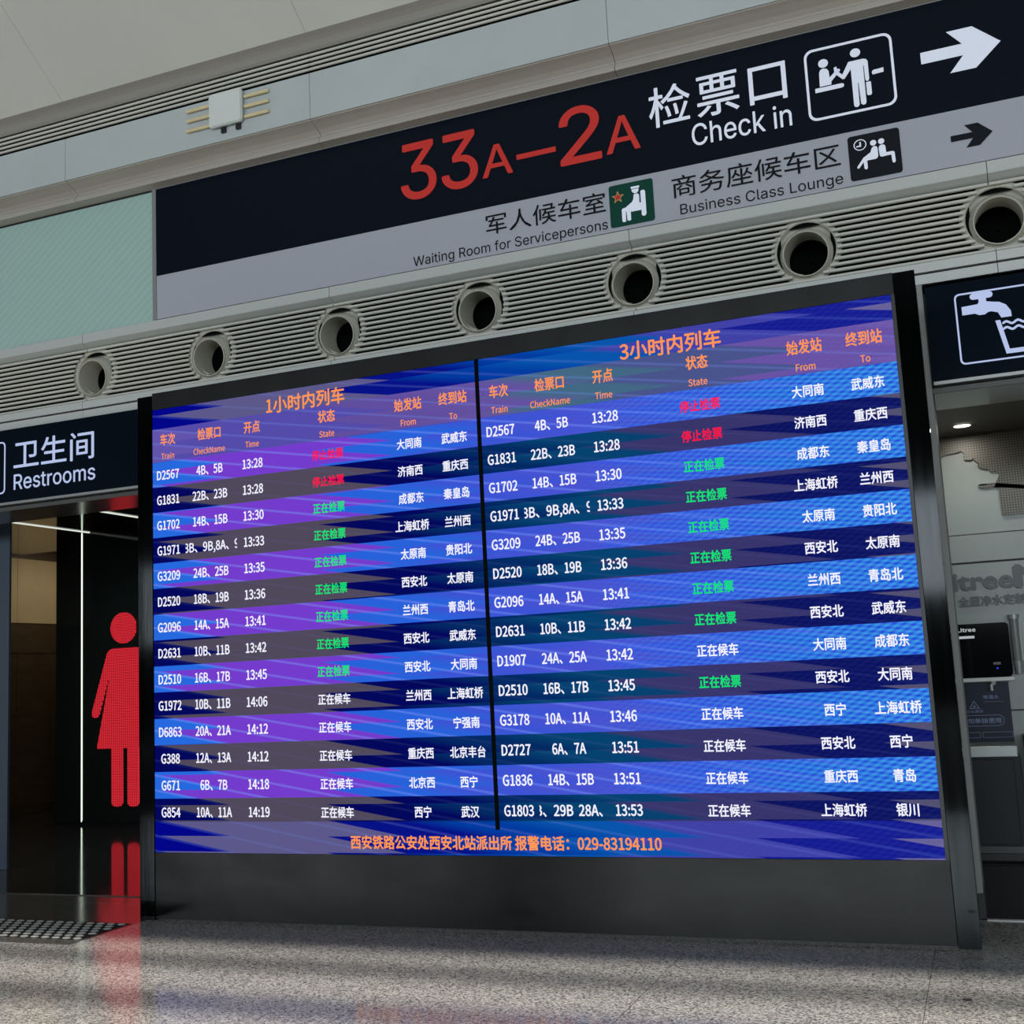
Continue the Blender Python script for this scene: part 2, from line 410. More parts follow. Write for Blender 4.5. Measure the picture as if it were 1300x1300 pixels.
def place(me, fx, fz, y, depth=0, clip=None):
    """text mesh (x,y) -> world (x,-,z) plane facing -y"""
    bm = bmesh.new(); bm.from_mesh(me); bpy.data.meshes.remove(me)
    for v in bm.verts: v.co = Vector((fx(v.co.x), y, fz(v.co.y)))
    if EMB:                       # heavier weight: the glyphs repeated a hair to each side
        o = EMB*abs(fz(1)-fz(0))*CAPK; base = bm.verts[:]+bm.edges[:]+bm.faces[:]
        for n_, (dx_, dz_) in enumerate(((o, 0), (-o, 0), (0, o), (0, -o))):
            g = bmesh.ops.duplicate(bm, geom=base)['geom']
            for v in g:
                if isinstance(v, bmesh.types.BMVert): v.co += Vector((dx_, -.0001*(n_+1), dz_))
    bmesh.ops.remove_doubles(bm, verts=bm.verts, dist=1e-5)
    bm.normal_update()
    if bm.faces and sum(f.normal.y for f in bm.faces) > 0: bmesh.ops.reverse_faces(bm, faces=bm.faces)
    if clip:
        for x, s in ((clip[0], -1), (clip[1], 1)):
            bmesh.ops.bisect_plane(bm, geom=bm.verts[:]+bm.edges[:]+bm.faces[:], plane_co=(x, 0, 0), plane_no=(s, 0, 0), clear_outer=True)
    if depth:
        r = bmesh.ops.extrude_face_region(bm, geom=bm.faces[:])
        for v in r['geom']:
            if isinstance(v, bmesh.types.BMVert): v.co.y += depth
        bmesh.ops.recalc_face_normals(bm, faces=bm.faces)
    return bm
def fit(body, x0, x1, z0, z1, y, m, parent, font=None, off=.0, name='lettering', depth=0):
    """bounding box of the word fills the given rectangle"""
    me, c = text_mesh(body, font, off); a, b, d, e = bounds(me)
    bm = place(me, lambda x: x0+(x-a)/(b-a)*(x1-x0), lambda v: z0+(v-d)/(e-d)*(z1-z0), y, depth)
    return obj(name, bm, m, parent)
def fitbase(body, x0, x1, zb, caph, y, m, parent, font=None, off=.0, name='lettering'):
    me, c = text_mesh(body, font, off); a, b, d, e = bounds(me)
    bm = place(me, lambda x: x0+(x-a)/(b-a)*(x1-x0), lambda v: zb+v/c*caph, y)
    return obj(name, bm, m, parent)
def cell(body, xc, zc, caph, sx, y, m, parent, off=.028, clip=None, name='lettering', left=None):
    """screen text: fixed cap height, condensed, centred"""
    me, c = text_mesh(body, F_CJK, off); a, b, d, e = bounds(me); k = caph/c
    x_ = (lambda x: xc+(x-(a+b)/2)*k*sx)
    bm = place(me, x_, lambda v: zc+(v-c/2)*k, y, 0, clip)
    return obj(name, bm, m, parent)

# ================================================================= SETTING
XL, XR = -13.0, 3.6
# floor: speckled slabs with tight joints
fl = obj('floor', box(XL-12, XR+12, -34, .72, -.06, -.012), M_seam, kind='structure')
PX, PY = 1.25, 1.19
for i in range(-9, 5):
    for j in range(-4, 3):
        x0 = -.39+PX*i; y1 = -.73+PY*(j+1)
        y0 = y1-PY
        if y0 > .7: continue
        y1 = min(y1, .72)
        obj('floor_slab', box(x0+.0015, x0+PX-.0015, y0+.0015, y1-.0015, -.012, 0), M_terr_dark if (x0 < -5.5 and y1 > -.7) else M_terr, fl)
bm = bmesh.new()
bx(bm, XL-12, -.39-PX*9, -34, .72, -.012, 0); bx(bm, -.39+PX*5, XR+12, -34, .72, -.012, 0); bx(bm, -.39-PX*9, -.39+PX*5, -34, -.73-PY*4, -.012, 0)
obj('outer_paving', bm, mat('matt_paving', (112, 111, 107), .6, grain=.3, gscale=60), fl)
fi = obj('floor', box(XL-2, XR+2, .72, 10, -.06, -.002), M_darkfloor, kind='structure')
obj('trim_1', box(-.14, XR, .70, .735, 0, .006), M_trim, kind='structure')
obj('trim_2', box(-9.5, -6.0, .70, .735, 0, .003), M_skirt, kind='structure')

MODS = [-8.935, -6.62, -4.295, -1.965, .29, 2.6]      # module joints of the bulkhead
ends = [XL] + MODS + [XR]
G = .004
# ---- bulkhead: slatted band with air nozzles
NOZ = [(-6.562+1.148*i, 4.119) for i in range(7)]
NR = .198
wall = obj('wall_front', box(XL, XR, 1.45, 1.5, 3.3, 9), M_dark, kind='structure')
bm = bmesh.new(); q = .157; prev = XL
bx(bm, XL, XR, .845, .85, 3.80, 4.119-q); bx(bm, XL, XR, .845, .85, 4.119+q, 4.36)
for nx, nz in NOZ: bx(bm, prev, nx-q, .845, .85, 4.119-q, 4.119+q); prev = nx+q
bx(bm, prev, XR, .845, .85, 4.119-q, 4.119+q)

band = root('trim_11'); strips = root('trim_12'); upper = root('wall_upper')
obj('slat_gap_shade', bm, M_dark, band)  # black sheet close behind the slats paints the shade in their gaps
NSL = 12; Z0, Z1 = 3.888, 4.343; PIT = (Z1-Z0)/NSL
for a, b in zip(ends, ends[1:]):
    for k in range(NSL):
        zb = Z0+PIT*k+.009; zt = Z0+PIT*(k+1)-.009+.002; zc = (zb+zt)/2
        iv = [(a+G, b-G)]
        for nx, nz in NOZ:
            if abs(zc-nz) < NR:
                hw = math.sqrt(NR*NR-(zc-nz)**2); new = []
                for p, q in iv:
                    if nx+hw <= p or nx-hw >= q: new.append((p, q)); continue
                    if nx-hw > p: new.append((p, nx-hw))
                    if nx+hw < q: new.append((nx+hw, q))
                iv = new
        bm = bmesh.new(); h = (zt-zb)/2
        pr = [(.820, zb), (.807, zb+.002), (.803, zb+.006), (.803, zt-.006), (.807, zt-.002), (.820, zt)]
        for p, q in iv: prism(bm, pr, p, q)
        obj('slat', bm, M_slat, band)
# mid trim under the sign, lower trims
for a, b in zip(ends, ends[1:]):
    bm = bmesh.new(); prism(bm, [(.755, 4.372), (.752, 4.378), (.752, 4.448), (.80, 4.448), (.86, 4.33), (.80, 4.352)], a+G/2, b-G/2)
    obj('upper_trim_strip', bm, M_trim, strips)
    bm = bmesh.new(); prism(bm, [(.752, 3.822), (.752, 3.88), (.80, 3.884), (.86, 3.884), (.86, 3.82)], a+G/2, b-G/2)
    obj('lower_trim_strip', bm, M_trim, strips)
    bm = bmesh.new(); prism(bm, [(.757, 3.748), (.757, 3.808), (.86, 3.808), (.86, 3.748)], a+G/2, b-G/2)
    obj('lower_trim_strip', bm, M_trim, strips)
obj('trim_3', box(XL, XR, .80, .87, 3.70, 3.822), M_seam, kind='structure')
obj('trim_4', box(XL, XR, .79, 1.4, 4.43, 4.47), M_seam, kind='structure')
# cornice
for a, b in zip(ends, ends[1:]):
    pr = [(.556, 5.694), (.562, 5.688), (.60, 5.676), (.655, 5.655), (.694, 5.632), (.698, 5.624), (.690, 5.616), (.680, 5.608), (.670, 5.590), (.664, 5.565), (.668, 5.557), (.76, 5.547), (.80, 5.546), (.80, 5.70), (.60, 5.72)]
    bm = bmesh.new(); prism(bm, pr, a+G/2, b-G/2); obj('cornice_strip', bm, M_cove, upper)
    obj('fascia_panel', box(a+G/2, b-G/2, .55, .575, 5.697, 6.058), M_alu, upper)
obj('trim_5', box(XL, XR, .578, .80, 5.72, 6.05), M_seam, kind='structure')
# upper slotted grille
obj('grille_slot_shade', box(XL, XR, .576, .59, 6.055, 6.235), M_dark, upper)  # black sheet stands for the shade inside the slots
for a, b in zip(ends, ends[1:]):
    for k in range(4):
        z = 6.082+k*.0375
        bm = bmesh.new(); prism(bm, [(.562, z), (.552, z+.001), (.550, z+.004), (.550, z+.016), (.552, z+.019), (.562, z+.019)], a+G/2, b-G/2)
        obj('grille_bar', bm, M_slat, upper)
# recessed cove above the grille and the sloping ceiling
pr = [(.553, 6.232)]
for i in range(7):
    t = i/6; pr.append((.553+.055*sin(pi*t)*.9-.04*t, 6.236+.130*t))
pr += [(.60, 6.40), (.66, 6.38), (.66, 6.232)]
bm = bmesh.new(); prism(bm, pr, XL, XR); obj('trim_6', bm, mat('cove_grey', (150, 146, 138), .5), kind='structure')
ce = root('ceiling')
dy, dz = -.115, .087; L = math.hypot(dy, dz); dy /= L; dz /= L; ny, nz_ = -dz*-1, dy*-1
for a, b in zip(ends, ends[1:]):
    for s0, s1 in ((0, 1.9), (1.9, 3.8)):
        y0, z0 = .515+dy*s0, 6.368+dz*s0; y1, z1 = .515+dy*(s1-.003), 6.368+dz*(s1-.003)
        bm = bmesh.new(); prism(bm, [(y0, z0), (y1, z1), (y1+.03, z1+.04), (y0+.03, z0+.04)], a+.0015, b-.0015)
        obj('ceiling_panel', bm, M_ceil, ce)
# hall roof with skylight slots, and the far wall around the hall windows
M_roof = mat('grey_roof_deck', (92, 92, 90), .7)
rf = obj('ceiling', box(XL-22, XR+20, -2.9, 1.2, 12.2, 12.5), M_roof, kind='structure')
def roofstrip(y0, y1): obj('roof_beam', box(XL-22, XR+20, y0, y1, 12.2, 12.5), M_roof, rf)
roofstrip(-7.04, -2.9); roofstrip(-33, -12.2)
for y0, y1 in ((-7.50, -7.44), (-8.25, -8.17)): roofstrip(y0, y1)
wb = obj('wall_back', box(XL-22, XR+20, -33, -32.6, 0, 3.4), M_skirt, kind='structure')
obj('window_header', box(XL-22, XR+20, -33, -32.6, 6.5, 12.2), M_roof, wb)

# ---- wall pieces at floor level
obj('wall_front', box(-6.0, -.147, .757, 1.25, .0, 3.75), M_edge, kind='structure')
obj('baseboard_front', box(-6.0, -.1415, .745, 1.255, 0, .14), M_skirt, kind='structure')
# soffits over the two openings
for nm, a, b in (('trim_7', XL, -6.0), ('trim_8', -.147, XR)):
    obj(nm, box(a, b, .752, 1.27, 3.057, 3.093, .003, 1), M_soffit, kind='structure')
for nm, a, b in (('trim_9', XL, -6.0), ('trim_10', -.147, XR)):
    obj(nm, box(a, b, .80, 1.27, 3.093, 3.75), M_seam, kind='structure')

# ---- restroom lobby
obj('ceiling', box(XL, -5.0, 1.27, 5.9, 3.5, 3.56), M_mirrorceil, kind='structure')
bk = obj('wall_lobby', box(-10.586, -5.0, 4.735, 4.95, .0, 3.5), M_blackglass, kind='structure')
obj('baseboard_lobby', box(-10.586, -5.0, 4.725, 4.735, 0, .045), M_blackp, kind='structure')
sd = obj('wall_corridor', box(XL-.2, -12.45, 1.3, 9.9, 0, 3.72), M_brown, kind='structure')
obj('beige_panel', box(-12.45, -12.435, 2, 5.98, 2.57, 3.47), M_beige, sd)
obj('beige_panel', box(-12.45, -12.435, 5.985, 9.9, 2.57, 3.47), M_beige, sd)
obj('wood_panel', box(-12.45, -12.437, 2, 5.98, .06, 2.14), M_brown, sd)
obj('wood_panel', box(-12.45, -12.437, 5.985, 9.9, .06, 2.14), M_brown, sd)
obj('wood_panel', box(-12.45, -12.437, 2, 9.9, 2.15, 2.56), M_brown, sd)
obj('ceiling', box(XL, -10.3, 5.9, 9.9, 3.72, 3.8), M_beige, kind='structure')
obj('ceiling', box(XL-.2, -4.9, 1.2, 10, 3.82, 3.9), M_seam, kind='structure')  # unseen slab added over the lobby to keep outside light out
obj('wall_lobby_right', box(-5.0, -4.9, 1.25, 9.9, 0, 3.82), M_seam, kind='structure')
obj('wall_corridor_end', box(XL, -5, 9.9, 10, 0, 3.8), M_brown, kind='structure')
obj('wall_partition', box(XL, -8.362, 1.745, 1.77, 0, 3.5), M_blue, kind='structure')
area('corridor_fill', (-11.4, 6.4, 3.4), (0, radians(25), 0), .6, 1.4, 9, (1, .88, .66))  # unseen fill light added to brighten the beige corridor wall

area('lobby_fill', (-8.5, 2.6, 3.45), (0, 0, 0), .4, .4, 34, (.9, 1, .95))  # fill light added to lift the black wall, standing for the ceiling strips
led = thing('led_line_lamp', (-10.18, 4.72, 0), 'thin vertical white LED line on the black restroom lobby wall, left of the red figure', 'lamp')
obj('light_tube', box(-10.190, -10.174, 4.722, 4.735, .03, 3.5, .004, 1), M_led, led)
M_led2 = glow('ceiling_led_line', (226, 232, 220), 1.0)
l2 = thing('ceiling_light_strip', (-10.06, 3.4, 3.5), 'slanting white ceiling light strip meeting the top of the vertical LED line', 'lamp')
obj('light_tube', box(-10.075, -10.05, 2.0, 4.72, 3.490, 3.5), M_led2, l2)
l3 = thing('ceiling_light_strip', (-8.80, 3.0, 3.5), 'short white ceiling light strip beside the upper left post of the departure board', 'lamp')
obj('light_tube', box(-8.815, -8.79, 2.0, 4.72, 3.490, 3.5), M_led2, l3)

# red LED figure (skirted person pictogram)
fg = thing('led_pictogram', (-9.55, 4.72, .2), 'large red LED pictogram of a skirted figure on the black lobby wall', 'sign')
bm = bmesh.new(); flat(bm, ell(-9.553, 2.30, .190, .186, 32), 4.722, .012); obj('head', bm, M_ledred, fg)
cx = -9.535
half = [(0, 2.062), (-.17, 2.062), (-.225, 2.045), (-.262, 2.005), (-.49, 1.31), (-.485, 1.265), (-.44, 1.245), (-.40, 1.26), (-.375, 1.30), (-.235, 1.73), (-.225, 1.72), (-.41, .905), (-.41, .88), (-.205, .88)]
pts = [(cx+x, z) for x, z in half] + [(cx-x, z) for x, z in reversed(half[1:])]
bm = bmesh.new(); flat(bm, pts, 4.722, .012); obj('body', bm, M_ledred, fg)
for s in (-1, 1):
    x0, x1 = (cx-.2, cx-.035) if s < 0 else (cx+.035, cx+.2)
    z0 = .205; q = [(x1, .885), (x0, .885)] + [((x0+x1)/2+(x1-x0)/2*cos(pi+pi*i/8), z0+.05+.05*sin(pi+pi*i/8)) for i in range(9)]
    bm = bmesh.new(); flat(bm, q, 4.722, .012); obj('leg', bm, M_ledred, fg)

# ---- water alcove on the right
Yb = 3.45
aw = obj('wall_alcove', box(-1.6, XR, Yb, Yb+.1, 0, 3.27), M_seam, kind='structure')
for z0, z1 in ((.0, 1.035), (1.047, 2.205), (2.222, 2.437), (2.445, 3.25)):
    for x0, x1 in ((-1.6, 1.2), (1.205, XR)):
        obj('wall_panel', box(x0, x1, Yb-.02, Yb, z0, z1), M_walltile, aw)
obj('ceiling', box(-1.6, XR, 1.27, Yb, 3.25, 3.3), M_alcceil, kind='structure')
obj('ceiling', box(-1.7, XR, 1.2, Yb+.1, 3.31, 3.4), M_seam, kind='structure')  # unseen upper slab added to seal the alcove from outside light
obj('wall_left', box(-1.65, -1.6, 1.25, Yb+.1, 0, 3.3), M_walltile, kind='structure')
obj('wall_right', box(XR, XR+.05, .75, Yb+.1, 0, 3.3), M_walltile, kind='structure')
dl = thing('downlight', (-.001, 2.95, 3.25), 'small round recessed downlight glowing in the alcove ceiling right of the board', 'lamp')
bm = bmesh.new(); bmesh.ops.create_cone(bm, cap_ends=True, segments=28, radius1=.062, radius2=.062, depth=.006, matrix=Matrix.Translation((-.001, 2.95, 3.244))); obj('lens', bm, M_lampw, dl)
bm = bmesh.new()
for r0, r1, z in ((.062, .078, 3.242),):
    A = [bm.verts.new((-.001+r0*cos(2*pi*i/28), 2.95+r0*sin(2*pi*i/28), z)) for i in range(28)]
    B = [bm.verts.new((-.001+r1*cos(2*pi*i/28), 2.95+r1*sin(2*pi*i/28), z+.006)) for i in range(28)]
    for i in range(28): bm.faces.new((A[i], A[(i+1) % 28], B[(i+1) % 28], B[i]))
obj('bezel', bm, M_alcceil, dl)
area('downlight_beam', (-.001, 2.95, 3.235), (0, 0, 0), .1, .1, 5, (1, .95, .85))

# perforated frieze with pagoda eaves outline
k = (Yb+DIST)/(3.3+DIST)
def P(px, pz): return (px, pz)
fr = thing('perforated_frieze', (.3, Yb-.03, 3.1), 'grey perforated metal frieze cut like pagoda eaves above the water dispenser', 'panel')
pts = [(-.22, 3.245), (1.6, 3.245), (1.6, 2.57), (.225, 2.57), (.218, 2.80), (.205, 2.835), (.10, 2.82), (.075, 2.835), (.07, 2.815), (.10, 2.80), (.19, 2.802), (.235, 2.90), (.20, 2.935), (.175, 2.915), (.155, 2.955), (.10, 2.965), (.085, 2.985), (.10, 3.00), (.065, 3.03), (.055, 3.055), (.045, 3.035), (-.01, 3.045), (-.015, 3.07), (.0, 3.09), (-.035, 3.125), (-.05, 3.11), (-.16, 3.098), (-.18, 3.085), (-.20, 3.03), (-.22, 3.03)]
bm = bmesh.new(); flat(bm, pts, Yb-.045, .015); obj('perforated_sheet', bm, M_perf, fr)

lg = thing('wall_logo', (.05, Yb-.03, 2.0), 'raised grey serif letters over Chinese characters on the pale alcove wall', 'sign')
me, c = text_mesh('Litree', None, .05); a, b, d, e = bounds(me)
bm = place(me, lambda x: -.30+(x-a)/(b-a)*.55, lambda v: 2.0+v/c*.135, Yb-.045, .024); obj('lettering', bm, M_logo, lg)
fit('M', .275, .50, 2.0, 2.16, Yb-.045, M_logo, lg, None, .09, depth=.024)
fit('全屋净水定制', -.165, .33, 1.865, 1.945, Yb-.04, M_logo, lg, F_CJK, .05, depth=.018)

# dispenser
dp = thing('water_dispenser', (-.02, 3.35, 1.28), 'gloss black wall water dispenser with a small blue indicator and steel bottom edge', 'dispenser')
bm = bmesh.new(); flat(bm, rrect(-.62, .180, 1.305, 1.725, .03), 3.30, .13); obj('front_panel', bm, M_glossblack, dp)
bm = bmesh.new(); flat(bm, rrect(-.62, .186, 1.275, 1.303, .012), 3.29, .14); obj('bottom_edge', bm, M_trim, dp)
fit('Litree', -.195, -.06, 1.665, 1.695, 3.296, M_white_glow, dp, F_CJK, .05)
obj('status_window', box(-.30, -.072, 3.294, 3.30, 1.612, 1.632), M_white_glow, dp)
bm = bmesh.new(); flat(bm, rrect(.045, .10, 1.40, 1.42, .004), 3.296, .004); obj('button', bm, M_logo, dp)
bm = bmesh.new(); flat(bm, ell(.072, 1.372, .006, .006, 10), 3.296, .004); obj('indicator', bm, M_inlet, dp)
bm = bmesh.new(); bmesh.ops.create_cone(bm, cap_ends=True, segments=16, radius1=.015, radius2=.026, depth=.035, matrix=Matrix.Translation((.03, 3.33, 1.262)))
bmesh.ops.create_cone(bm, cap_ends=True, segments=12, radius1=.012, radius2=.012, depth=.05, matrix=Matrix.Translation((.015, 3.33, 1.225))); obj('tap', bm, M_trim, dp)
po = thing('notice_poster', (-.1, Yb-.03, .80), 'dark navy notice with warning triangle below the black water dispenser', 'poster')
yp = Yb-.035
obj('sheet', box(-.62, .14, yp, yp+.012, .80, 1.262), M_navyposter, po)
fit('常温水', -.055, .06, 1.135, 1.165, yp-.003, M_postertext, po, F_CJK, .04)
bm = bmesh.new(); o3 = [(-.165, 1.062), (-.085, 1.062), (-.127, 1.128)]; i3 = [(-.152, 1.069), (-.098, 1.069), (-.126, 1.115)]
ring(bm, o3, i3, yp-.004); flat(bm, ell(-.125, 1.082, .009, .009, 10), yp-.004); obj('warning_triangle', bm, M_postertext, po)
fit('小心烫伤', -.185, -.065, 1.030, 1.052, yp-.003, M_postertext, po, F_CJK, .04)
bm = bmesh.new(); ring(bm, rrect(-.55, .085, .925, 1.012, .043), rrect(-.545, .08, .930, 1.007, .038), yp-.004); obj('pill_outline', bm, M_postertext, po)
fit('请勿单独使用', -.235, .06, .948, .988, yp-.003, M_postertext, po, F_CJK, .05)
obj('underline', box(-.055, .09, yp-.003, yp, 1.112, 1.115), M_postertext, po)
bm = bmesh.new(); ring(bm, rrect(-.60, -.10, .835, .88, .006), rrect(-.596, -.104, .839, .876, .004), yp-.004); ring(bm, rrect(-.085, .135, .835, .88, .006), rrect(-.081, .131, .839, .876, .004), yp-.004); obj('table_outline', bm, M_postertext, po)
ct = thing('counter_cabinet', (-.2, 3.3, 0), 'dark navy low cabinet under a steel counter edge in the alcove', 'cabinet')
obj('plinth', box(-.8, .165, 3.12, Yb-.035, 0, .06), M_blackp, ct)
obj('body', box(-.8, .165, 3.05, Yb-.035, .06, .715, .004, 1), M_navycab, ct)
obj('door', box(-.78, .112, 3.038, 3.05, .075, .70, .003, 1), M_navycab, ct)
obj('worktop', box(-.8, .148, 3.02, Yb-.035, .717, .797, .004, 1), M_counter, ct)
c2 = thing('waste_cabinet', (.5, 3.4, 0), 'near-black low cabinet at the right frame edge beside the navy cabinet', 'cabinet')
obj('body', box(.20, .9, 3.18, Yb-.035, .05, .86, .006, 1), M_blackp, c2)
obj('plinth', box(.22, .88, 3.22, Yb-.035, 0, .05), M_skirt, c2)
obj('door', box(.215, .885, 3.168, 3.18, .07, .74, .003, 1), M_navycab, c2)
obj('brass_knob', box(.225, .245, 3.15, 3.168, .66, .69, .004, 1), M_gold, c2)
cd = thing('cup_holder', (.22, 3.35, 1.3), 'clear grey cup tube on the wall right of the black water dispenser', 'cup dispenser')
M_tubeglass = mat('smoky_plastic', (120, 128, 124), .15, 0, .5)
bm = bmesh.new(); bmesh.ops.create_cone(bm, cap_ends=True, segments=24, radius1=.034, radius2=.034, depth=.36, matrix=Matrix.Translation((.225, 3.385, 1.58))); obj('tube', bm, M_tubeglass, cd)
bm = bmesh.new(); bmesh.ops.create_cone(bm, cap_ends=True, segments=24, radius1=.042, radius2=.042, depth=.035, matrix=Matrix.Translation((.225, 3.385, 1.765))); obj('cap', bm, M_counter, cd)
bm = bmesh.new(); bmesh.ops.create_cone(bm, cap_ends=True, segments=24, radius1=.028, radius2=.04, depth=.10, matrix=Matrix.Translation((.227, 3.385, 1.37))); obj('collar', bm, M_counter, cd)
obj('bracket', box(.195, .262, 3.40, Yb-.02, 1.42, 1.74), M_counter, cd)

# ================================================================= THINGS ON THE BULKHEAD
ORD = ['leftmost round air nozzle, above the Restrooms sign', 'round air nozzle above the left end of the departure board', 'round air nozzle above the 1-hour heading of the board',
       'middle round air nozzle, above the board\'s centre divider', 'round air nozzle under the green pictogram plate of the sign', 'round air nozzle under the charcoal seated-people pictogram', 'rightmost round air nozzle, above the tap sign']
for i, (nx, nz) in enumerate(NOZ):
    t = thing('air_nozzle', (nx, .84, nz), ORD[i], 'air vent', 'air nozzles in the slatted band')
    bm = bmesh.new(); lathe_y(bm, nx, nz, [(.224, .843), (.222, .836), (.196, .832), (.188, .838), (.184, .86), (.182, .872), (.150, .876)]); obj('flange', bm, M_tube, t)
    T = Matrix.Translation((nx, .912, nz-.022)) @ Matrix.Rotation(radians(7), 4, 'X')
    def tilt(prof, name, m):
        bm = bmesh.new(); lathe_y(bm, 0, 0, prof)
        bmesh.ops.transform(bm, matrix=T, verts=bm.verts); obj(name, bm, m, t)
    R_ = .182
    tilt([(R_*cos(a_), -R_*sin(a_)) for a_ in [radians(d_) for d_ in (-25, -10, 5, 15, 25, 32, 37)]] + [(.146, -.114), (.147, -.120), (.143, -.123), (.139, -.120), (.137, -.11), (.133, .15)], 'ball_jet', M_tube)
    tilt([(.1335, .11), (.132, .19), (.01, .195)], 'throat', M_dark)  # tube end coloured black for the shade deep inside

wn = obj('window_1', box(XL, -5.912, .765, .785, 4.45, 5.545), M_glass, kind='structure')
obj('window_frame', box(-5.909, -5.872, .748, .80, 4.45, 5.548), M_frame, wn)
obj('window_frame', box(XL, -5.909, .757, .80, 5.534, 5.547), M_blackp, wn)

# --- big overhead sign
ys = .748
sg = thing('overhead_sign', (-2, .75, 4.45), 'long black and grey overhead sign with red gate numbers 33A-2A', 'sign')
obj('black_face', box(-5.868, XR, ys, .785, 4.812, 5.538), M_sgn_dk, sg)
obj('grey_face', box(-5.868, XR, ys+.001, .785, 4.452, 4.810), M_sgn_gr, sg)
obj('top_edge', box(-5.868, XR, ys-.004, .785, 5.539, 5.546), M_frame, sg)
yt = ys-.003
F = F_INT
def digit(b, x0, x1, z0, z1, off=.012): fit(b, x0, x1, z0, z1, yt, M_red, sg, F, off)
digit('3', -3.655, -3.375, 4.985, 5.415); digit('3', -3.325, -3.045, 4.995, 5.415)
digit('A', -3.005, -2.775, 5.030, 5.262); obj('dash', box(-2.742, -2.447, yt, yt+.002, 5.112, 5.150), M_red, sg)
digit('2', -2.412, -2.118, 4.995, 5.402); digit('A', -2.078, -1.842, 5.008, 5.262)
for ch, x0, x1 in (('检', -1.765, -1.482), ('票', -1.435, -1.155)): fit(ch, x0, x1, 5.12, 5.405, yt, M_pict, sg, None, .010)
fit('口', -1.085, -.845, 5.130, 5.385, yt, M_pict, sg, None, .010)
fitbase('Check in', -1.485, -.83, 4.936, .148, yt, M_pict, sg, F, .008)
# check-in pictogram, drawn on a 0..1 square
def U(x0, z0, w_, h_): return lambda pts: [(x0+p[0]*w_, z0+p[1]*h_) for p in pts]
u = U(-.722, 4.928, .545, .486)
bm = bmesh.new(); ring(bm, rrect(-.722, -.177, 4.928, 5.414, .055), rrect(-.706, -.193, 4.944, 5.398, .043), yt); obj('pictogram_frame', bm, M_pict, sg)
def polys(name, lst, y, m, parent):
    bm = bmesh.new()
    for p in lst: flat(bm, p, y)
    return obj(name, bm, m, parent)
ck = [u(ell(.215, .775, .057, .060)), u([(.155, .46), (.16, .65), (.175, .69), (.21, .705), (.25, .69), (.27, .655), (.275, .56), (.37, .655), (.395, .65), (.40, .625), (.29, .50), (.29, .46)]),
      u([(.10, .385), (.10, .445), (.40, .445), (.425, .435), (.43, .415), (.425, .395), (.40, .385)])]
polys('pictogram_clerk', ck, yt, M_pict, sg)
ck = [u(ell(.585, .820, .058, .060)),
      u([(.50, .715), (.665, .715), (.70, .70), (.715, .67), (.715, .43), (.705, .40), (.68, .40), (.67, .43), (.668, .62), (.66, .62), (.66, .40), (.66, .12), (.65, .09), (.62, .085), (.60, .11), (.592, .40), (.585, .40), (.582, .10), (.565, .075), (.535, .075), (.52, .10), (.52, .61), (.445, .50), (.42, .495), (.335, .60), (.33, .68), (.362, .69), (.372, .62), (.42, .56)]),
      u([(.675, .385), (.725, .385), (.73, .37), (.73, .22), (.72, .20), (.685, .20), (.675, .22)])]
polys('pictogram_passenger', ck, yt, M_pict, sg)
polys('pictogram_shelf', [u([(.76, .47), (.88, .475), (.88, .535), (.77, .53), (.752, .515), (.75, .487)])], yt, M_pict, sg)
def arrow(x0, x1, zc, hh, sh, m, name):
    bm = bmesh.new(); hd = (x1-x0)*.42
    pts = [(x0, zc-sh), (x0, zc+sh), (x1-hd*1.12, zc+sh), (x1-hd*1.55, zc+hh), (x1-hd*.78, zc+hh), (x1, zc), (x1-hd*.78, zc-hh), (x1-hd*1.55, zc-hh), (x1-hd*1.12, zc-sh)]
    flat(bm, pts, yt); return obj(name, bm, m, sg)
arrow(-.018, .445, 5.188, .136, .038, M_pict, 'arrow')
arrow(.106, .345, 4.628, .072, .019, M_blk, 'arrow')
fit('军人候车室', -3.0, -2.112, 4.603, 4.752, yt, M_ink, sg, F_CJK, .006)
fitbase('Waiting Room for Servicepersons', -3.583, -2.105, 4.479, .070, yt, M_ink, sg, F, .002)
fit('商务座候车区', -1.645, -.552, 4.600, 4.752, yt, M_ink, sg, F_CJK, .006)
fitbase('Business Class Lounge', -1.600, -.547, 4.481, .070, yt, M_ink, sg, F, .002)
bm = bmesh.new(); flat(bm, rrect(-2.084, -1.775, 4.478, 4.776, .018), yt); obj('green_plate', bm, M_green, sg)
u = U(-2.084, 4.478, .309, .298); y2 = yt-.002
def star(cx, cz, r, q=.4): return [(cx+(r if i % 2 == 0 else r*q)*cos(pi/2+i*pi/5), cz+(r if i % 2 == 0 else r*q)*sin(pi/2+i*pi/5)) for i in range(10)]
polys('gold_star', [star(-2.084+.20*.309, 4.478+.70*.298, .046)], y2, M_gold, sg)
polys('red_star', [star(-2.084+.20*.309, 4.478+.70*.298, .034)], y2-.001, M_starred, sg)
polys('pictogram_officer', [u([(.50, .885), (.70, .885), (.69, .835), (.51, .835)]), u([(.515, .82), (.68, .82), (.67, .76), (.63, .72), (.57, .72), (.53, .765)]),
      u([(.56, .69), (.60, .705), (.655, .70), (.68, .66), (.68, .48), (.72, .47), (.735, .47), (.735, .30), (.47, .30), (.47, .12), (.45, .10), (.40, .10), (.385, .13), (.375, .33), (.36, .33), (.355, .10), (.33, .085), (.285, .09), (.27, .12), (.27, .38), (.29, .41), (.355, .42), (.52, .53), (.55, .60)]),
      u([(.715, .74), (.74, .76), (.79, .76), (.82, .73), (.82, .19), (.79, .15), (.74, .15), (.715, .18)])], y2, M_pict, sg)
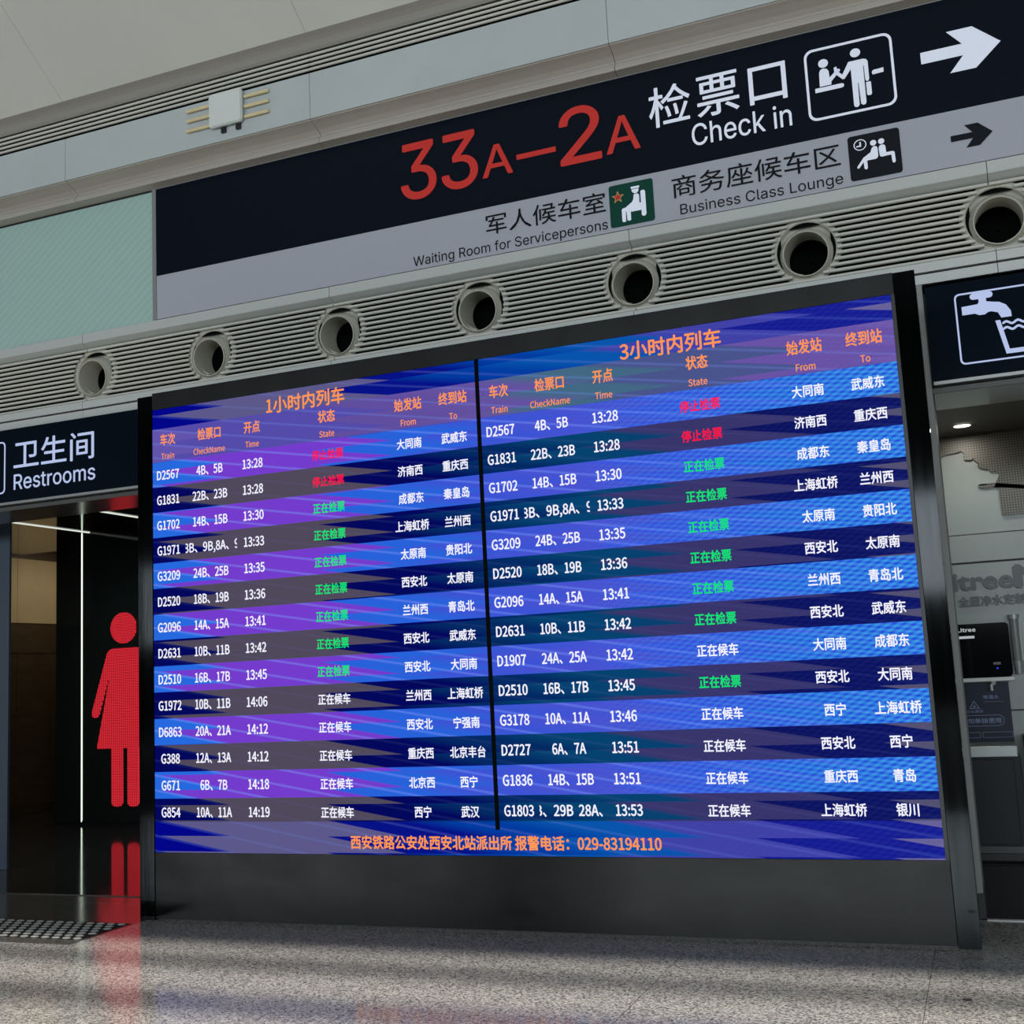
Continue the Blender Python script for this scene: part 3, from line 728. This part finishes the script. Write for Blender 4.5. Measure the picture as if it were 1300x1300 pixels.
bm = bmesh.new(); flat(bm, rrect(-.500, -.187, 4.480, 4.775, .02), yt); obj('charcoal_plate', bm, M_blk, sg)
u = U(-.500, 4.480, .313, .295)
bm = bmesh.new(); ring(bm, u(ell(.235, .775, .125, .125)), u(ell(.235, .775, .106, .106)), y2); obj('clock_ring', bm, M_pict, sg)
polys('clock_hands', [u([(.225, .84), (.255, .84), (.255, .735), (.16, .735), (.16, .76), (.225, .765)])], y2, M_pict, sg)
polys('pictogram_waiting', [u(ell(.49, .765, .060, .062)), u(ell(.645, .765, .060, .062)),
      u([(.455, .66), (.50, .69), (.55, .67), (.565, .62), (.565, .46), (.54, .41), (.50, .40), (.345, .40), (.345, .24), (.33, .21), (.30, .21), (.28, .24), (.275, .38), (.18, .26), (.15, .26), (.14, .29), (.26, .45), (.27, .47), (.42, .565)]),
      u([(.60, .67), (.64, .69), (.69, .68), (.715, .64), (.72, .50), (.84, .50), (.875, .48), (.88, .44), (.885, .27), (.865, .24), (.83, .245), (.82, .28), (.81, .43), (.63, .42), (.60, .44), (.59, .50), (.585, .62)])], y2, M_pict, sg)

# --- restroom sign
rs = thing('restroom_sign', (-7.5, .76, 3.1), 'backlit navy-black Restrooms sign box over the left opening', 'sign')
obj('housing', box(XL, -6.0, .722, .80, 3.125, 3.735), M_sgn_box, rs)
obj('bottom_edge', box(XL, -6.0, .716, .80, 3.104, 3.124), M_frame, rs)
yr = .719
fit('卫生间', -7.305, -6.475, 3.395, 3.625, yr, M_boxtext, rs, None, .014)
fitbase('Restrooms', -7.303, -6.462, 3.222, .125, yr, M_boxtext, rs, F, .012)
bm = bmesh.new(); ring(bm, rrect(-7.95, -7.398, 3.20, 3.64, .04), rrect(-7.938, -7.410, 3.212, 3.628, .03), yr); obj('pictogram_frame', bm, M_boxtext, rs)
# --- tap sign
ws = thing('drinking_water_sign', (1, .76, 3.1), 'backlit navy-black sign box with a white tap and glass pictogram', 'sign')
obj('housing', box(-.133, XR, .722, .80, 3.125, 3.715), M_sgn_box, ws)
obj('bottom_edge', box(-.133, XR, .716, .80, 3.104, 3.124), M_frame, ws)
bm = bmesh.new(); ring(bm, rrect(.028, .62, 3.205, 3.642, .03), rrect(.038, .61, 3.215, 3.632, .022), yr); obj('pictogram_frame', bm, M_boxtext, ws)
polys('tap_pictogram', [stroke([(.135, 3.612), (.225, 3.612)], .038, 8),
      [(.163, 3.595), (.163, 3.572), (.155, 3.562), (.065, 3.558), (.065, 3.507), (.135, 3.507), (.160, 3.494), (.19, 3.494), (.21, 3.506), (.228, 3.507), (.262, 3.495), (.278, 3.46), (.335, 3.46), (.333, 3.495), (.31, 3.535), (.275, 3.557), (.24, 3.563), (.205, 3.572), (.205, 3.595)]], yr, M_boxtext, ws)
bm = bmesh.new(); flat(bm, [(.243, 3.446), (.270, 3.446), (.305, 3.265), (.505, 3.265), (.54, 3.446), (.567, 3.446), (.525, 3.238), (.285, 3.238)], yr)
obj('glass_pictogram', bm, M_boxtext, ws)
bm = bmesh.new()
for z in (3.425, 3.390):
    flat(bm, stroke([(.285+.24*i/24, z+.008*sin(i*pi/3.2)) for i in range(25)], .013, 4), yr)
obj('water_waves', bm, M_boxtext, ws)

# --- white wall device with cream rods
dv = thing('wall_device', (-5.02, .55, 5.93), 'white square device with cream rods on the upper fascia, left of the sign', 'device')
bm = bmesh.new(); flat(bm, rrect(-5.172, -4.872, 5.798, 6.070, .03), .50, .03); bmesh.ops.bevel(bm, geom=[e for e in bm.edges if abs(e.verts[0].co.y-.50) < 1e-4 and abs(e.verts[1].co.y-.50) < 1e-4], offset=.008, segments=2, affect='EDGES'); obj('cover', bm, M_white, dv)
obj('back_box', box(-5.15, -4.89, .528, .55, 5.82, 6.05), M_blackp, dv)
for s, xs in ((0, (-5.395, -5.18)), (1, (-4.86, -4.645))):
    for z in (5.835, 5.917, 5.998):
        bm = bmesh.new(); bmesh.ops.create_cone(bm, cap_ends=True, segments=12, radius1=.013, radius2=.013, depth=xs[1]-xs[0], matrix=Matrix.Translation(((xs[0]+xs[1])/2, .532, z)) @ Matrix.Rotation(pi/2, 4, 'Y')); obj('rod', bm, M_cream, dv)
for x in (-5.06, -4.925):
    obj('foot', box(x-.022, x+.022, .53, .55, 5.752, 5.83, .006, 2), M_blackp, dv)

# ================================================================= DEPARTURE BOARD
db = thing('departure_board', (-2.8, .2, 0), 'large free-standing LED departure board in a black metal cabinet', 'departure board')
CX0, CX1, CZ = -5.453, -.1635, 3.610
sx0, sx1, sz0, sz1 = -5.330, -.300, .4395, 3.4927
obj('back_housing', box(CX0+.01, CX1-.012, .02, .45, .02, CZ-.02), M_cab, db)
obj('plinth', box(CX0+.012, CX1-.012, .025, .44, 0, .10), M_blackp, db)
obj('side_post', box(CX0, sx0, 0, .12, .0, CZ-.012, .002, 1), M_post, db)
obj('side_post', box(sx1+.022, CX1, 0, .12, .0, CZ+.0, .002, 1), M_post, db)
obj('top_rail', box(sx0+.001, sx1+.021, .004, .12, sz1, CZ+.005, .002, 1), M_cab, db)
obj('kick_panel', box(sx0+.001, sx1+.021, .006, .12, .012, sz0, .002, 1), M_cab_base, db)
obj('edge_strip', box(sx1+.002, sx1+.021, .002, .05, sz0, sz1), M_blackp, db)
xm0, xm1 = -2.826, -2.802
RZ = [3.112-.1784*i for i in range(14)] + [.793]
RZ = [3.112-(3.112-.793)/13*i for i in range(14)]
rows_l = [("D2567","4B、5B","13:28",1,"大同南","武威东"),("G1831","22B、23B","13:28",1,"济南西","重庆西"),("G1702","14B、15B","13:30",2,"成都东","秦皇岛"),
 ("G1971","8B、9B,8A、9A","13:33",2,"上海虹桥","兰州西"),("G3209","24B、25B","13:35",2,"太原南","贵阳北"),("D2520","18B、19B","13:36",2,"西安北","太原南"),
 ("G2096","14A、15A","13:41",2,"兰州西","青岛北"),("D2631","10B、11B","13:42",2,"西安北","武威东"),("D2510","16B、17B","13:45",2,"西安北","大同南"),
 ("G1972","10B、11B","14:06",0,"兰州西","上海虹桥"),("D6863","20A、21A","14:12",0,"西安北","宁强南"),("G388","12A、13A","14:12",0,"重庆西","北京丰台"),
 ("G671","6B、7B","14:18",0,"北京西","西宁"),("G854","10A、11A","14:19",0,"西宁","武汉")]
rows_r = [("D2567","4B、5B","13:28",1,"大同南","武威东"),("G1831","22B、23B","13:28",1,"济南西","重庆西"),("G1702","14B、15B","13:30",2,"成都东","秦皇岛"),
 ("G1971","8B、9B,8A、9A","13:33",2,"上海虹桥","兰州西"),("G3209","24B、25B","13:35",2,"太原南","贵阳北"),("D2520","18B、19B","13:36",2,"西安北","太原南"),
 ("G2096","14A、15A","13:41",2,"兰州西","青岛北"),("D2631","10B、11B","13:42",2,"西安北","武威东"),("D1907","24A、25A","13:42",0,"大同南","成都东"),
 ("D2510","16B、17B","13:45",2,"西安北","大同南"),("G3178","10A、11A","13:46",0,"西宁","上海虹桥"),("D2727","6A、7A","13:51",0,"西安北","西宁"),
 ("G1836","14B、15B","13:51",0,"重庆西","青岛"),("G1803","28B、29B  28A、29A","13:53",0,"上海虹桥","银川")]
yl = .0045; yf = .010
CJ, LT = .0535, .0615
def screen(x0, x1, cols, rows, title, tx, first_label):
    # the panel is one lit sheet; each timetable row and the header are strips on it
    sc = obj('screen_panel', box(x0, x1, yf+.002, .06, sz0, sz1), M_bare, db)
    sc['label'] = first_label
    cell(title, tx, 3.396, .088, .93, yl, E_orange, sc)
    hd = obj('header_row', box(x0, x1, yf, yf+.004, RZ[0]+.001, 3.350), M_header, db)
    for (a, b_), x in zip((('车次', 'Train'), ('检票口', 'CheckName'), ('开点', 'Time'), ('状态', 'State'), ('始发站', 'From'), ('终到站', 'To')), cols):
        cell(a, x, 3.268, .064, .76, yl, E_orange, hd); cell(b_, x, 3.150, .040, .86, yl, E_orange, hd, off=.02)
    for i, r in enumerate(rows):
        z1 = RZ[i]; z0 = RZ[i+1] if i < 13 else RZ[13]-.1784
        if i == 13: z0 = .640
        rw = obj('timetable_row', box(x0, x1, yf, yf+.004, z0+.0008, z1-.0008), M_row_light if i % 2 == 0 else M_row_dark, db)
        zc = 3.016-.1779*i
        clip = None
        if '9B,8A' in r[1]: clip = (cols[1]-.205, cols[1]+.215)
        if '28A、29A' in r[1]: clip = (cols[1]-.205, cols[1]+.228)
        cell(r[0], cols[0], zc, LT, .80, yl, E_white, rw)
        cell(r[1], cols[1]+(.03 if '9B,8A' in r[1] else .02 if clip else 0), zc, LT, (.84 if clip else .76), yl, E_white, rw, clip=clip)
        cell(r[2], cols[2], zc, LT, .80, yl, E_white, rw)
        st, mm_ = (('正在候车', E_white), ('停止检票', E_red), ('正在检票', E_green))[r[3]]
        cell(st, cols[3], zc-.006, CJ, .83, yl, mm_, rw)
        cell(r[4], cols[4], zc-.006, CJ, .83, yl, E_white, rw)
        cell(r[5], cols[5], zc-.006, CJ, .83, yl, E_white, rw)
screen(sx0, xm0, (-5.195, -4.846, -4.495, -3.910, -3.306, -2.988), rows_l, '1小时内列车', -4.073, 'left half of the display, one-hour trains')
screen(xm1, sx1, (-2.670, -2.333, -1.988, -1.410, -.790, -.463), rows_r, '3小时内列车', -1.565, 'right half of the display, three-hour trains')
obj('centre_divider', box(xm0, xm1, .001, .05, .592, sz1), M_dark, db)
tk = obj('footer_strip', box(sx0, sx1, yf-.001, .02, sz0+.001, .590), M_bare, db)
fit('西安铁路公安处西安北站派出所 报警电话：029-83194110', -3.819, -1.812, .474, .556, yl, E_orange, tk, F_CJK, .035)

# ================================================================= FLOOR ITEMS
ts = thing('tactile_strip', (-6.3, -.38, 0), 'strip of raised grey floor studs left of the departure board', 'tactile paving')
M_stud = mat('worn_metal_stud', (150, 150, 147), .5, .2)
obj('mounting_mat', box(-7.4, -5.42, -.60, -.13, 0, .002), mat('dark_mat', (26, 26, 26), .9, spec=.1), ts)
sm = bpy.data.meshes.new('stud'); bm = bmesh.new()
bmesh.ops.create_cone(bm, cap_ends=True, segments=10, radius1=1, radius2=.72, depth=1)
for v in bm.verts: v.co = Vector((v.co.x*.033, v.co.y*.020, v.co.z*.005))
bm.to_mesh(sm); bm.free()
n = 0
for j in range(7):
    for i in range(23):
        x = -7.36+i*.086+(.043 if j % 2 else 0)
        if x > -5.44: continue
        o = obj('stud', sm, M_stud, ts); o.location = (x, -.575+j*.068, .0045)
li = thing('floor_scrap', (-.223, -.954, 0), 'tiny dark scrap of litter on the granite floor at lower right', 'litter')
bm = bmesh.new(); bmesh.ops.create_icosphere(bm, subdivisions=2, radius=1)
for v in bm.verts: v.co = Vector((-.223+v.co.x*.022+.004*v.co.y, -.954+v.co.y*.012, .003+v.co.z*.003))
obj('scrap', bm, M_blackp, li)
